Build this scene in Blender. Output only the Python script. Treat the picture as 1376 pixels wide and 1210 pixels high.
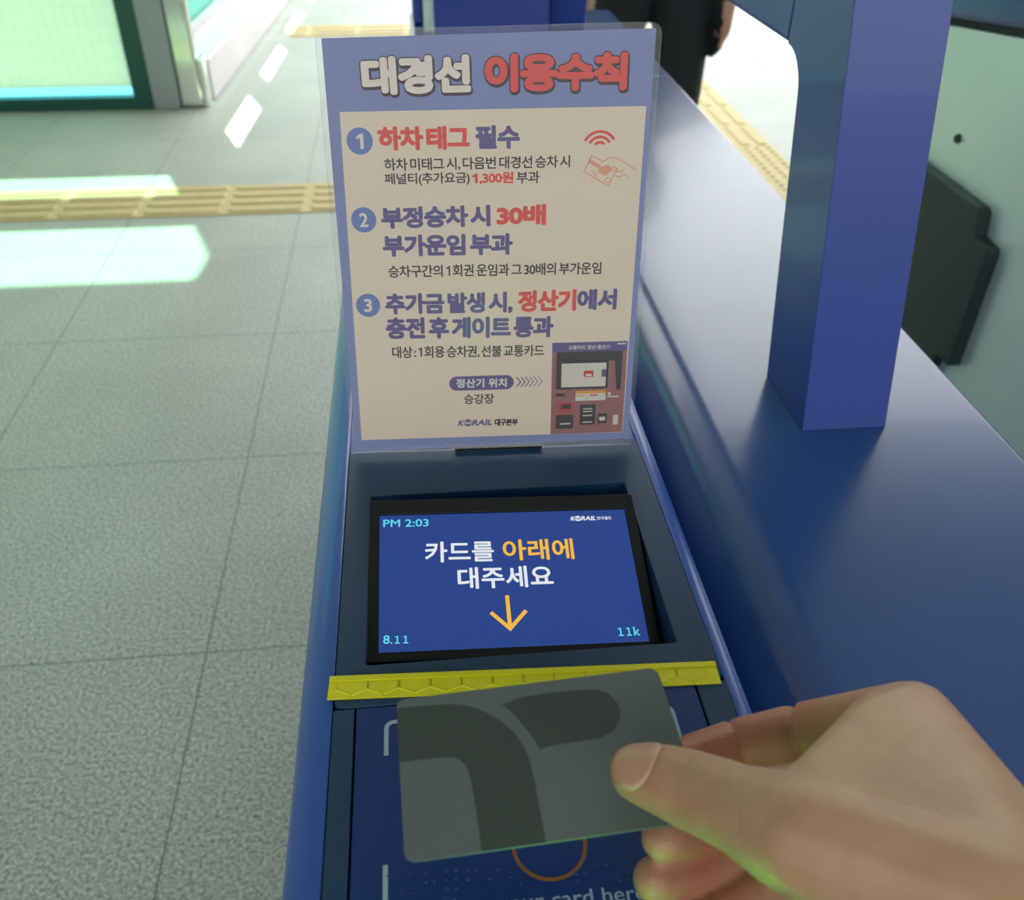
import bpy, bmesh, math, random
from mathutils import Vector, Matrix, Quaternion
R = math.radians
random.seed(7)
scn = bpy.context.scene
for o in list(bpy.data.objects):
    bpy.data.objects.remove(o)

# ------------------------------------------------------------------ camera
EYE_H = 1.2949
cam_d = bpy.data.cameras.new('camera')
cam = bpy.data.objects.new('camera', cam_d)
scn.collection.objects.link(cam)
scn.camera = cam
cam_d.sensor_fit = 'HORIZONTAL'
cam_d.sensor_width = 36.0
cam_d.lens = 36.0 * 1240.0 / 1376.0
cam_d.clip_start = 0.02
cam_d.clip_end = 200
_p, _y, _r = R(36.089), R(6.309), R(0.628)
_f = Vector((math.cos(_p) * math.sin(_y), math.cos(_p) * math.cos(_y), -math.sin(_p)))
_rt = Vector((math.cos(_y), -math.sin(_y), 0))
_up = _rt.cross(_f)
_rt2 = math.cos(_r) * _rt + math.sin(_r) * _up
_up2 = _rt2.cross(_f)
cam.matrix_world = Matrix(((_rt2.x, _up2.x, -_f.x, 0), (_rt2.y, _up2.y, -_f.y, 0), (_rt2.z, _up2.z, -_f.z, EYE_H), (0, 0, 0, 1)))
cam_d.dof.use_dof = True
cam_d.dof.focus_distance = 0.42
cam_d.dof.aperture_fstop = 15.0

# ------------------------------------------------------------------ light
world = bpy.data.worlds.new('world')
scn.world = world
world.use_nodes = True
_bg = world.node_tree.nodes['Background']
_bg.inputs[0].default_value = (0.95, 0.97, 1.0, 1)
_bg.inputs[1].default_value = 2.2

SUN_DIR = Vector((-0.155, 0.443, 0.883)).normalized()      # towards the sun
sun_d = bpy.data.lights.new('sun', 'SUN')
sun_d.energy = 14.0
sun_d.angle = R(0.53)
sun_d.color = (1.0, 0.965, 0.87)
sun = bpy.data.objects.new('sun', sun_d)
scn.collection.objects.link(sun)
sun.location = SUN_DIR * 20
sun.rotation_euler = (-SUN_DIR).to_track_quat('-Z', 'Y').to_euler()

scn.view_settings.view_transform = 'Standard'
scn.view_settings.look = 'None'
scn.view_settings.exposure = 0.47
scn.view_settings.gamma = 1.0
scn.view_settings.use_curve_mapping = False

# ------------------------------------------------------------------ materials
def lin(c):
    c = c / 255.0
    return c / 12.92 if c <= 0.04045 else ((c + 0.055) / 1.055) ** 2.4

def rgb(r, g, b):
    return (lin(r), lin(g), lin(b), 1.0)

def mat(name, col, rough=0.5, metal=0.0, spec=0.5, coat=0.0, var=0.06, nscale=40.0, bump=0.0, bscale=200.0, emit=None, estr=0.0, sss=0.0):
    m = bpy.data.materials.new(name)
    m.use_nodes = True
    nt = m.node_tree
    b = nt.nodes['Principled BSDF']
    b.inputs['Roughness'].default_value = rough
    b.inputs['Metallic'].default_value = metal
    b.inputs['Specular IOR Level'].default_value = spec
    if coat:
        b.inputs['Coat Weight'].default_value = coat
        b.inputs['Coat Roughness'].default_value = 0.05
    tc = nt.nodes.new('ShaderNodeTexCoord')
    if var > 0:
        nz = nt.nodes.new('ShaderNodeTexNoise')
        nz.inputs['Scale'].default_value = nscale
        nz.inputs['Detail'].default_value = 4
        nt.links.new(tc.outputs['Object'], nz.inputs['Vector'])
        mr = nt.nodes.new('ShaderNodeMapRange')
        mr.inputs['From Min'].default_value = 0.3
        mr.inputs['From Max'].default_value = 0.7
        mr.inputs['To Min'].default_value = 1 - var
        mr.inputs['To Max'].default_value = 1 + var
        nt.links.new(nz.outputs['Fac'], mr.inputs['Value'])
        vm = nt.nodes.new('ShaderNodeVectorMath')
        vm.operation = 'SCALE'
        vm.inputs[0].default_value = col[:3]
        nt.links.new(mr.outputs['Result'], vm.inputs['Scale'])
        nt.links.new(vm.outputs['Vector'], b.inputs['Base Color'])
    else:
        b.inputs['Base Color'].default_value = col
    if bump > 0:
        n2 = nt.nodes.new('ShaderNodeTexNoise')
        n2.inputs['Scale'].default_value = bscale
        n2.inputs['Detail'].default_value = 6
        nt.links.new(tc.outputs['Object'], n2.inputs['Vector'])
        bp = nt.nodes.new('ShaderNodeBump')
        bp.inputs['Strength'].default_value = bump
        bp.inputs['Distance'].default_value = 0.001
        nt.links.new(n2.outputs['Fac'], bp.inputs['Height'])
        nt.links.new(bp.outputs['Normal'], b.inputs['Normal'])
    if emit:
        b.inputs['Emission Color'].default_value = emit
        b.inputs['Emission Strength'].default_value = estr
    if sss:
        b.inputs['Subsurface Weight'].default_value = sss
        b.inputs['Subsurface Radius'].default_value = (0.006, 0.0022, 0.001)
        b.inputs['Subsurface Scale'].default_value = 1.0
    return m

def emat(name, col, s=1.0):
    """a lit display: mostly emission under a glossy surface"""
    return mat(name, (0.004, 0.004, 0.006, 1), rough=0.35, spec=0.2, var=0.0, emit=col, estr=s)

def glassmat(name, tint, gloss=0.07, rough=0.02, diffuse=None, dw=0.0, translucent=None, tw=0.0, wave=0.0):
    m = bpy.data.materials.new(name)
    m.use_nodes = True
    nt = m.node_tree
    nt.nodes.clear()
    out = nt.nodes.new('ShaderNodeOutputMaterial')
    tr = nt.nodes.new('ShaderNodeBsdfTransparent')
    tr.inputs[0].default_value = tint
    cur = tr.outputs[0]
    if translucent:
        tl = nt.nodes.new('ShaderNodeBsdfTranslucent')
        tl.inputs[0].default_value = translucent
        mx = nt.nodes.new('ShaderNodeMixShader')
        mx.inputs[0].default_value = tw
        nt.links.new(cur, mx.inputs[1]); nt.links.new(tl.outputs[0], mx.inputs[2])
        cur = mx.outputs[0]
    if diffuse:
        df = nt.nodes.new('ShaderNodeBsdfDiffuse')
        df.inputs[0].default_value = diffuse
        mx = nt.nodes.new('ShaderNodeMixShader')
        mx.inputs[0].default_value = dw
        nt.links.new(cur, mx.inputs[1]); nt.links.new(df.outputs[0], mx.inputs[2])
        cur = mx.outputs[0]
    gl = nt.nodes.new('ShaderNodeBsdfGlossy')
    gl.inputs['Roughness'].default_value = rough
    if wave > 0:
        tc = nt.nodes.new('ShaderNodeTexCoord')
        nz = nt.nodes.new('ShaderNodeTexNoise'); nz.inputs['Scale'].default_value = 25
        nt.links.new(tc.outputs['Object'], nz.inputs['Vector'])
        bp = nt.nodes.new('ShaderNodeBump'); bp.inputs['Strength'].default_value = wave; bp.inputs['Distance'].default_value = 0.002
        nt.links.new(nz.outputs['Fac'], bp.inputs['Height'])
        nt.links.new(bp.outputs['Normal'], gl.inputs['Normal'])
    lw = nt.nodes.new('ShaderNodeLayerWeight'); lw.inputs['Blend'].default_value = 0.5
    pw = nt.nodes.new('ShaderNodeMath'); pw.operation = 'POWER'; pw.inputs[1].default_value = 5.0
    nt.links.new(lw.outputs['Facing'], pw.inputs[0])
    ml = nt.nodes.new('ShaderNodeMath'); ml.operation = 'MULTIPLY_ADD'; ml.inputs[1].default_value = 0.8; ml.inputs[2].default_value = gloss
    ml.use_clamp = True
    nt.links.new(pw.outputs[0], ml.inputs[0])
    mx = nt.nodes.new('ShaderNodeMixShader')
    nt.links.new(ml.outputs[0], mx.inputs[0]); nt.links.new(cur, mx.inputs[1]); nt.links.new(gl.outputs[0], mx.inputs[2])
    nt.links.new(mx.outputs[0], out.inputs[0])
    return m

M = {}
M['gate_blue'] = mat('gate_blue', rgb(46, 82, 138), rough=0.22, spec=0.5, coat=0.15, var=0.04, nscale=6, bump=0.03, bscale=500)
M['post_blue'] = mat('post_blue', rgb(46, 70, 148), rough=0.36, spec=0.5, coat=0.12, var=0.03, nscale=6)
M['shell_blue'] = mat('shell_blue', rgb(40, 84, 165), rough=0.33, spec=0.5, coat=0.2, var=0.03, nscale=8)
M['panel_blue'] = mat('panel_blue', rgb(24, 60, 90), rough=0.45, spec=0.4, var=0.04, nscale=15)
M['plate_blue'] = mat('plate_blue', rgb(12, 48, 108), rough=0.4, spec=0.4, var=0.04, nscale=15)
M['dark_gap'] = mat('dark_gap', rgb(8, 12, 20), rough=0.8, var=0.0)
M['black_bezel'] = mat('black_bezel', rgb(20, 24, 24), rough=0.35, spec=0.4, var=0.03)
M['black_plastic'] = mat('black_plastic', rgb(46, 64, 60), rough=0.5, spec=0.4, var=0.05, nscale=8)
M['yellow_tape'] = mat('yellow_tape', rgb(226, 222, 10), rough=0.42, var=0.04, nscale=60)
M['mark_grey'] = mat('mark_grey', rgb(150, 175, 190), rough=0.5, var=0.03)
M['copper'] = mat('copper_ring', rgb(142, 98, 48), rough=0.4, metal=0.3, var=0.1)
M['steel'] = mat('brushed_steel', (0.84, 0.96, 0.85, 1), rough=0.42, metal=0.35, var=0.05, nscale=3, bump=0.04, bscale=90)  # green in the base colour stands in for green reflections on the steel
M['steel_post'] = mat('polished_steel', (0.66, 0.68, 0.62, 1), rough=0.16, metal=1.0, var=0.03)
M['rubber'] = mat('rubber_seal', rgb(30, 36, 34), rough=0.7, var=0.04)
M['frame_green'] = mat('dark_green_frame', rgb(18, 84, 70), rough=0.4, var=0.05)
M['jamb_grey'] = mat('grey_jamb', rgb(150, 162, 158), rough=0.5, var=0.03)
M['sill_white'] = mat('white_sill', rgb(205, 200, 200), rough=0.5, var=0.04, nscale=4)
M['wall_pale'] = mat('pale_wall', rgb(196, 188, 186), rough=0.7, var=0.04, nscale=3)
M['ceiling'] = mat('grey_ceiling', rgb(170, 172, 172), rough=0.8, var=0.05, nscale=2)
M['tactile'] = mat('tactile_yellow', rgb(196, 178, 128), rough=0.65, var=0.06, nscale=30, bump=0.2, bscale=300)
M['paper_blue'] = mat('paper_blue', rgb(128, 140, 184), rough=0.6, var=0.02)
M['paper_cream'] = mat('paper_cream', rgb(228, 212, 188), rough=0.6, var=0.015)
M['ink_white'] = mat('ink_white', rgb(228, 220, 205), rough=0.6, var=0.0)
M['ink_red'] = mat('ink_red', rgb(226, 84, 76), rough=0.6, var=0.0)
M['ink_purple'] = mat('ink_purple', rgb(98, 88, 140), rough=0.6, var=0.0)
M['ink_black'] = mat('ink_black', rgb(52, 46, 48), rough=0.6, var=0.0)
M['ink_outline'] = mat('ink_outline', rgb(70, 58, 66), rough=0.6, var=0.0)
M['ink_badge'] = mat('ink_badge', rgb(108, 128, 184), rough=0.6, var=0.0)
M['ink_peach'] = mat('ink_peach', rgb(226, 160, 130), rough=0.6, var=0.0)
M['pic_brown'] = mat('picture_brown', rgb(152, 104, 98), rough=0.6, var=0.1, nscale=80)
M['pic_dark'] = mat('picture_dark', rgb(58, 52, 54), rough=0.6, var=0.05)
M['pic_white'] = mat('picture_white', rgb(214, 208, 192), rough=0.6, var=0.02)
M['pic_red'] = mat('picture_red', rgb(196, 66, 70), rough=0.6, var=0.05)
M['pic_orange'] = mat('picture_orange', rgb(226, 160, 60), rough=0.6, var=0.02)
M['card_grey'] = mat('card_grey', rgb(92, 102, 98), rough=0.45, spec=0.4, var=0.03, nscale=20, bump=0.02, bscale=2000)
M['card_print'] = mat('card_dark_print', rgb(60, 68, 62), rough=0.45, spec=0.4, var=0.03, nscale=20)
M['scr_blue'] = emat('screen_blue', (0.024, 0.062, 0.27, 1), 0.65)
M['scr_white'] = emat('screen_white', (0.72, 0.76, 0.80, 1), 0.75)
M['scr_orange'] = emat('screen_orange', (0.86, 0.46, 0.05, 1), 0.75)
M['scr_cyan'] = emat('screen_cyan', (0.12, 0.66, 0.84, 1), 0.75)
M['led_green'] = emat('led_green', (0.05, 1.0, 0.03, 1), 34.0)
M['cloth_black'] = mat('black_cloth', rgb(26, 30, 34), rough=0.85, var=0.12, nscale=30, bump=0.3, bscale=120)
M['hair'] = mat('black_hair', rgb(24, 20, 18), rough=0.6, var=0.1)
M['shoe'] = mat('shoe_black', rgb(30, 30, 32), rough=0.5, var=0.1)
M['skin_far'] = mat('skin_person', rgb(176, 130, 108), rough=0.5, var=0.06, nscale=20)
M['glass_clear'] = glassmat('clear_green_glass', (0.52, 0.78, 0.66, 1), gloss=0.04)
M['glass_cyan'] = glassmat('cyan_glass', (0.30, 0.62, 0.68, 1), gloss=0.04)
M['glass_dark'] = glassmat('teal_glass', (0.16, 0.5, 0.45, 1), gloss=0.06)
M['glass_flap'] = glassmat('flap_glass', (0.85, 0.97, 0.9, 1), gloss=0.05, translucent=(0.85, 0.95, 0.85, 1), tw=0.8)
M['laminate'] = glassmat('laminate', (0.97, 0.97, 0.97, 1), gloss=0.03, rough=0.22, diffuse=(0.8, 0.78, 0.8, 1), dw=0.05, wave=0.25)
M['roof_sheet'] = glassmat('translucent_roof', (0.9, 0.95, 1.0, 1), gloss=0.01, translucent=(0.72, 0.74, 0.75, 1), tw=0.97)

def floor_material():
    m = bpy.data.materials.new('granite_tiles')
    m.use_nodes = True
    nt = m.node_tree; L = nt.links
    b = nt.nodes['Principled BSDF']
    b.inputs['Roughness'].default_value = 0.5
    b.inputs['Specular IOR Level'].default_value = 0.45
    geo = nt.nodes.new('ShaderNodeNewGeometry')
    n1 = nt.nodes.new('ShaderNodeTexNoise'); n1.inputs['Scale'].default_value = 170; n1.inputs['Detail'].default_value = 3; n1.inputs['Roughness'].default_value = 0.7
    L.new(geo.outputs['Position'], n1.inputs['Vector'])
    cr = nt.nodes.new('ShaderNodeValToRGB')
    e = cr.color_ramp.elements
    e[0].position = 0.33; e[0].color = rgb(94, 104, 98)
    e[1].position = 0.64; e[1].color = rgb(206, 211, 199)
    mid = e.new(0.5); mid.color = rgb(165, 172, 162)
    L.new(n1.outputs['Fac'], cr.inputs['Fac'])
    n2 = nt.nodes.new('ShaderNodeTexNoise'); n2.inputs['Scale'].default_value = 2.5; n2.inputs['Detail'].default_value = 5
    L.new(geo.outputs['Position'], n2.inputs['Vector'])
    mr = nt.nodes.new('ShaderNodeMapRange'); mr.inputs['From Min'].default_value = 0.3; mr.inputs['From Max'].default_value = 0.7
    mr.inputs['To Min'].default_value = 0.9; mr.inputs['To Max'].default_value = 1.08
    L.new(n2.outputs['Fac'], mr.inputs['Value'])
    vm = nt.nodes.new('ShaderNodeVectorMath'); vm.operation = 'SCALE'
    L.new(cr.outputs['Color'], vm.inputs[0]); L.new(mr.outputs['Result'], vm.inputs['Scale'])
    sp = nt.nodes.new('ShaderNodeSeparateXYZ'); L.new(geo.outputs['Position'], sp.inputs[0])
    def joint(sock, off):
        a = nt.nodes.new('ShaderNodeMath'); a.operation = 'SUBTRACT'; a.inputs[1].default_value = off - 60.0
        L.new(sock, a.inputs[0])
        d = nt.nodes.new('ShaderNodeMath'); d.operation = 'MODULO'; d.inputs[1].default_value = 0.6
        L.new(a.outputs[0], d.inputs[0])
        s = nt.nodes.new('ShaderNodeMath'); s.operation = 'PINGPONG'; s.inputs[1].default_value = 0.3
        L.new(d.outputs[0], s.inputs[0])
        g = nt.nodes.new('ShaderNodeMath'); g.operation = 'LESS_THAN'; g.inputs[1].default_value = 0.0014
        L.new(s.outputs[0], g.inputs[0])
        return g.outputs[0]
    mx = nt.nodes.new('ShaderNodeMath'); mx.operation = 'MAXIMUM'
    L.new(joint(sp.outputs['X'], -0.4246), mx.inputs[0]); L.new(joint(sp.outputs['Y'], 1.1933), mx.inputs[1])
    mix = nt.nodes.new('ShaderNodeMix'); mix.data_type = 'RGBA'
    L.new(mx.outputs[0], mix.inputs[0])
    L.new(vm.outputs[0], mix.inputs[6])
    mix.inputs[7].default_value = rgb(100, 108, 104)
    L.new(mix.outputs[2], b.inputs['Base Color'])
    bp = nt.nodes.new('ShaderNodeBump'); bp.inputs['Strength'].default_value = 0.35; bp.inputs['Distance'].default_value = 0.001
    L.new(n1.outputs['Fac'], bp.inputs['Height']); L.new(bp.outputs['Normal'], b.inputs['Normal'])
    return m
M['floor'] = floor_material()

def frosted_material():
    """pale green frosted pane with a faint printed grid, lets sunlight through softly"""
    m = bpy.data.materials.new('frosted_green_film')
    m.use_nodes = True
    nt = m.node_tree; L = nt.links
    nt.nodes.clear()
    out = nt.nodes.new('ShaderNodeOutputMaterial')
    tc = nt.nodes.new('ShaderNodeTexCoord')
    br = nt.nodes.new('ShaderNodeTexBrick')
    br.offset = 0.0
    br.inputs['Color1'].default_value = (0.46, 0.60, 0.50, 1)
    br.inputs['Color2'].default_value = (0.47, 0.61, 0.51, 1)
    br.inputs['Mortar'].default_value = (0.42, 0.55, 0.455, 1)
    br.inputs['Scale'].default_value = 1.0
    br.inputs['Mortar Size'].default_value = 0.002
    br.inputs['Brick Width'].default_value = 0.045
    br.inputs['Row Height'].default_value = 0.075
    mp = nt.nodes.new('ShaderNodeMapping'); mp.inputs['Rotation'].default_value = (R(90), 0, 0)
    L.new(tc.outputs['Object'], mp.inputs['Vector']); L.new(mp.outputs[0], br.inputs['Vector'])
    tl = nt.nodes.new('ShaderNodeBsdfTranslucent'); L.new(br.outputs['Color'], tl.inputs[0])
    df = nt.nodes.new('ShaderNodeBsdfDiffuse'); L.new(br.outputs['Color'], df.inputs[0])
    mx = nt.nodes.new('ShaderNodeMixShader'); mx.inputs[0].default_value = 0.35
    L.new(tl.outputs[0], mx.inputs[1]); L.new(df.outputs[0], mx.inputs[2])
    L.new(mx.outputs[0], out.inputs[0])
    return m
M['frosted'] = frosted_material()

def skin_material():
    m = bpy.data.materials.new('skin_hand')
    m.use_nodes = True
    nt = m.node_tree; L = nt.links
    b = nt.nodes['Principled BSDF']
    b.inputs['Roughness'].default_value = 0.48
    b.inputs['Specular IOR Level'].default_value = 0.4
    b.inputs['Subsurface Weight'].default_value = 0.25
    b.inputs['Subsurface Radius'].default_value = (0.004, 0.0015, 0.0008)
    b.inputs['Subsurface Scale'].default_value = 1.0
    tc = nt.nodes.new('ShaderNodeTexCoord')
    at = nt.nodes.new('ShaderNodeAttribute'); at.attribute_name = 'flush'
    n1 = nt.nodes.new('ShaderNodeTexNoise'); n1.inputs['Scale'].default_value = 45; n1.inputs['Detail'].default_value = 5
    L.new(tc.outputs['Object'], n1.inputs['Vector'])
    cr = nt.nodes.new('ShaderNodeValToRGB')
    cr.color_ramp.elements[0].position = 0.32; cr.color_ramp.elements[0].color = rgb(172, 134, 102)
    cr.color_ramp.elements[1].position = 0.68; cr.color_ramp.elements[1].color = rgb(190, 154, 118)
    L.new(n1.outputs['Fac'], cr.inputs[0])
    mix = nt.nodes.new('ShaderNodeMix'); mix.data_type = 'RGBA'
    L.new(at.outputs['Fac'], mix.inputs[0]); L.new(cr.outputs[0], mix.inputs[6]); mix.inputs[7].default_value = rgb(172, 96, 72)
    L.new(mix.outputs[2], b.inputs['Base Color'])
    v = nt.nodes.new('ShaderNodeTexVoronoi'); v.inputs['Scale'].default_value = 900
    L.new(tc.outputs['Object'], v.inputs['Vector'])
    n2 = nt.nodes.new('ShaderNodeTexNoise'); n2.inputs['Scale'].default_value = 260; n2.inputs['Detail'].default_value = 4
    L.new(tc.outputs['Object'], n2.inputs['Vector'])
    ad = nt.nodes.new('ShaderNodeMath'); ad.operation = 'ADD'
    L.new(v.outputs['Distance'], ad.inputs[0]); L.new(n2.outputs['Fac'], ad.inputs[1])
    bp = nt.nodes.new('ShaderNodeBump'); bp.inputs['Strength'].default_value = 0.22; bp.inputs['Distance'].default_value = 0.0006
    L.new(ad.outputs[0], bp.inputs['Height']); L.new(bp.outputs['Normal'], b.inputs['Normal'])
    return m
M['skin'] = skin_material()
M['nail'] = mat('nail', rgb(188, 142, 116), rough=0.28, spec=0.5, var=0.04, nscale=120)
M['nail_edge'] = mat('nail_rim', rgb(196, 158, 128), rough=0.4, var=0.0)

# ------------------------------------------------------------------ mesh helpers
def new_obj(name, me, m, parent=None):
    o = bpy.data.objects.new(name, me)
    scn.collection.objects.link(o)
    if m:
        for x in (m if isinstance(m, (list, tuple)) else [m]):
            me.materials.append(x)
    if parent:
        o.parent = parent
    return o

def obj(name, bm, m, parent=None, smooth=False, bevel=0.0, seg=2, origin=None):
    """link the mesh; its points are given in the space of the parent (or the world)"""
    bmesh.ops.recalc_face_normals(bm, faces=bm.faces)
    if origin is not None:
        bmesh.ops.translate(bm, verts=bm.verts, vec=-Vector(origin))
    me = bpy.data.meshes.new(name)
    bm.to_mesh(me); bm.free()
    o = new_obj(name, me, m, parent)
    if origin is not None:
        o.location = origin
    if smooth:
        for p in me.polygons: p.use_smooth = True
    if bevel > 0:
        md = o.modifiers.new('bevel', 'BEVEL'); md.width = bevel; md.segments = seg; md.limit_method = 'ANGLE'; md.angle_limit = R(40)
        for p in me.polygons: p.use_smooth = True
        md2 = o.modifiers.new('wn', 'WEIGHTED_NORMAL'); md2.keep_sharp = True
    return o

def empty(name, loc=(0, 0, 0), label=None, cat=None, group=None):
    o = bpy.data.objects.new(name, None)
    scn.collection.objects.link(o)
    o.location = loc
    o.empty_display_size = 0.05
    if label: tag(o, label, cat, group)
    return o

def tag(o, label=None, cat=None, group=None, kind=None):
    if label: o['label'] = label
    if cat: o['category'] = cat
    if group: o['group'] = group
    if kind: o['kind'] = kind
    return o

def box(bm, x0, x1, y0, y1, z0, z1, mi=0):
    vs = [bm.verts.new((x, y, z)) for z in (z0, z1) for y in (y0, y1) for x in (x0, x1)]
    for f in ((0, 2, 3, 1), (4, 5, 7, 6), (0, 1, 5, 4), (2, 6, 7, 3), (0, 4, 6, 2), (1, 3, 7, 5)):
        bm.faces.new([vs[i] for i in f]).material_index = mi
    return vs

def B():
    return bmesh.new()

def boxes(*bs):
    bm = B()
    for b in bs: box(bm, *b)
    return bm

def prism(bm, pts, fn, a, b, mi=0):
    """close a 2-D outline extruded between a and b; fn(u, v, w) gives the point"""
    lo = [bm.verts.new(fn(u, v, a)) for u, v in pts]
    hi = [bm.verts.new(fn(u, v, b)) for u, v in pts]
    n = len(pts)
    fs = [bm.faces.new(lo[::-1]), bm.faces.new(hi)]
    for i in range(n):
        fs.append(bm.faces.new((lo[i], lo[(i + 1) % n], hi[(i + 1) % n], hi[i])))
    for f in fs: f.material_index = mi
    return lo, hi

XZ = lambda u, v, w: (u, w, v)      # outline in x,z, extruded along y
YZ = lambda u, v, w: (w, u, v)      # outline in y,z, extruded along x
XY = lambda u, v, w: (u, v, w)

def arc(cx, cy, r, a0, a1, n=8):
    return [(cx + r * math.cos(R(a0 + (a1 - a0) * i / n)), cy + r * math.sin(R(a0 + (a1 - a0) * i / n))) for i in range(n + 1)]

def rrect(x0, x1, y0, y1, r, n=6):
    return (arc(x1 - r, y1 - r, r, 0, 90, n) + arc(x0 + r, y1 - r, r, 90, 180, n) + arc(x0 + r, y0 + r, r, 180, 270, n) + arc(x1 - r, y0 + r, r, 270, 360, n))

def ring_plate(bm, outer, inner, z0, z1, mi=0):
    n = len(outer)
    V = [[bm.verts.new((x, y, z)) for x, y in pl] for pl, z in ((outer, z1), (inner, z1), (outer, z0), (inner, z0))]
    for i in range(n):
        j = (i + 1) % n
        for q in ((V[0][i], V[0][j], V[1][j], V[1][i]), (V[2][j], V[2][i], V[3][i], V[3][j]), (V[0][j], V[0][i], V[2][i], V[2][j]), (V[1][i], V[1][j], V[3][j], V[3][i])):
            bm.faces.new(q).material_index = mi

# ---- lettering: text shapes turned into meshes, fitted to a box (cx, cy, w, h, angle) in a plane
def text_verts(s, bold=0.0, shear=0.0, res=3, tight=False):
    cu = bpy.data.curves.new('t', 'FONT')
    cu.body = s; cu.size = 1.0; cu.offset = bold; cu.shear = shear; cu.resolution_u = res
    if tight: cu.space_character = 0.93; cu.space_word = 0.62
    ob = bpy.data.objects.new('t', cu)
    scn.collection.objects.link(ob)
    dg = bpy.context.evaluated_depsgraph_get()
    dg.update()
    me = bpy.data.meshes.new_from_object(ob.evaluated_get(dg))
    V = [v.co.copy() for v in me.vertices]
    F = [list(p.vertices) for p in me.polygons]
    bpy.data.objects.remove(ob); bpy.data.curves.remove(cu); bpy.data.meshes.remove(me)
    return V, F

_tc = {}
def text_into(bm, s, cx, cy, w, h, ang, z, mi=0, bold=0.0, shear=0.0, sc=0.001, ref=None, tight=False):
    # heavy letters: the plain letter shape stamped round a small circle of radius bold
    key = (s, shear, tight)
    if key not in _tc: _tc[key] = text_verts(s, 0.0, shear, tight=tight)
    V, F = _tc[key]
    if not V: return
    rb = bold if ref is None else ref
    x0 = min(v.x for v in V) - rb; x1 = max(v.x for v in V) + rb; y0 = min(v.y for v in V) - rb; y1 = max(v.y for v in V) + rb
    # stroke thickness should read the same across and along the line after fitting
    asp = (w / (x1 - x0)) / (h / (y1 - y0))
    rx, ry = bold / math.sqrt(asp), bold * math.sqrt(asp)
    ca, sa = math.cos(R(ang)), math.sin(R(ang))
    def put(v, zz):
        px = ((v.x - x0) / (x1 - x0) - 0.5) * w
        py = ((v.y - y0) / (y1 - y0) - 0.5) * h
        return ((cx + px * ca - py * sa) * sc, (cy + px * sa + py * ca) * sc, zz)
    n = 0 if bold <= 0 else (8 if bold < 0.03 else 12)
    for t in range(n + 1):
        off = Vector((0, 0, 0)) if t == n else Vector((rx * math.cos(2 * math.pi * t / n), ry * math.sin(2 * math.pi * t / n), 0))
        vs = [bm.verts.new(put(v + off, z + t * 5e-6)) for v in V]
        for f in F:
            try: bm.faces.new([vs[i] for i in f]).material_index = mi
            except ValueError: pass

def flat(bm, pts, z, mi=0, sc=0.001, thick=0.00003):
    prism(bm, [(x * sc, y * sc) for x, y in pts], XY, z - thick, z, mi)

def line(bm, pts, w, z, mi=0, sc=0.001):
    """a drawn polyline of width w as one mitred strip"""
    pts = [p for i, p in enumerate(pts) if i == 0 or math.hypot(p[0] - pts[i - 1][0], p[1] - pts[i - 1][1]) > 1e-5]
    n = len(pts)
    closed = n > 3 and math.hypot(pts[0][0] - pts[-1][0], pts[0][1] - pts[-1][1]) < 1e-6
    if closed: pts = pts[:-1]; n -= 1
    def unit(a, b):
        d = math.hypot(b[0] - a[0], b[1] - a[1]) or 1
        return ((b[0] - a[0]) / d, (b[1] - a[1]) / d)
    rows = []
    for i, p in enumerate(pts):
        if closed: d0, d1 = unit(pts[i - 1], p), unit(p, pts[(i + 1) % n])
        else: d0 = unit(pts[max(i - 1, 0)], pts[max(i, 1)]); d1 = unit(pts[min(i, n - 2)], pts[min(i + 1, n - 1)])
        nx, ny = -(d0[1] + d1[1]), d0[0] + d1[0]
        l = math.hypot(nx, ny) or 1
        nx, ny = nx / l, ny / l
        k = w / 2 / max(0.35, nx * -d0[1] + ny * d0[0])
        rows.append([bm.verts.new(((p[0] + sg * nx * k) * sc, (p[1] + sg * ny * k) * sc, z - dz)) for dz in (0, 0.00003) for sg in (1, -1)])
    m = n if closed else n - 1
    for i in range(m):
        a, b = rows[i], rows[(i + 1) % n]
        for q in ((0, 1), (3, 2), (2, 0), (1, 3)):
            bm.faces.new((a[q[0]], a[q[1]], b[q[1]], b[q[0]])).material_index = mi
    if not closed:
        for r in (rows[0], rows[-1]): bm.faces.new((r[0], r[1], r[3], r[2])).material_index = mi

# ================================================================== SETTING
bm = B()
box(bm, -4.2, 6, -4, 4.72, -0.1, 0)
box(bm, -1.2, 6, 4.72, 14, -0.1, 0)
tag(obj('floor', bm, M['floor']), 'grey speckled granite floor tiles', kind='structure')
tag(obj('ground', boxes((-9, -1.2, 4.72, 14, -0.14, -0.03)), M['wall_pale']), 'pale paved ground outside the glass', kind='structure')
tag(obj('ceiling', boxes((-4.2, 6, -4, 4.8, 4.05, 4.2)), M['ceiling']), kind='structure')
tag(obj('roof', boxes((-1.25, 6, 4.8, 13, 4.6, 4.62)), M['roof_sheet']), kind='structure')
tag(obj('wall_blocker_back', boxes((-4.2, 6, -4.1, -4, 0, 1.9)), M['wall_pale']), kind='structure')  # unseen half-height wall, added to cut fill light from behind the camera
tag(obj('wall_blocker_right', boxes((6, 6.1, -4, 4.8, 0, 4.05)), M['wall_pale']), kind='structure')  # unseen wall, added to keep side sky light off the near area
tag(obj('wall_left', boxes((-4.3, -4.2, -4, 4.8, 0, 4.05)), M['wall_pale']), kind='structure')

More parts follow.
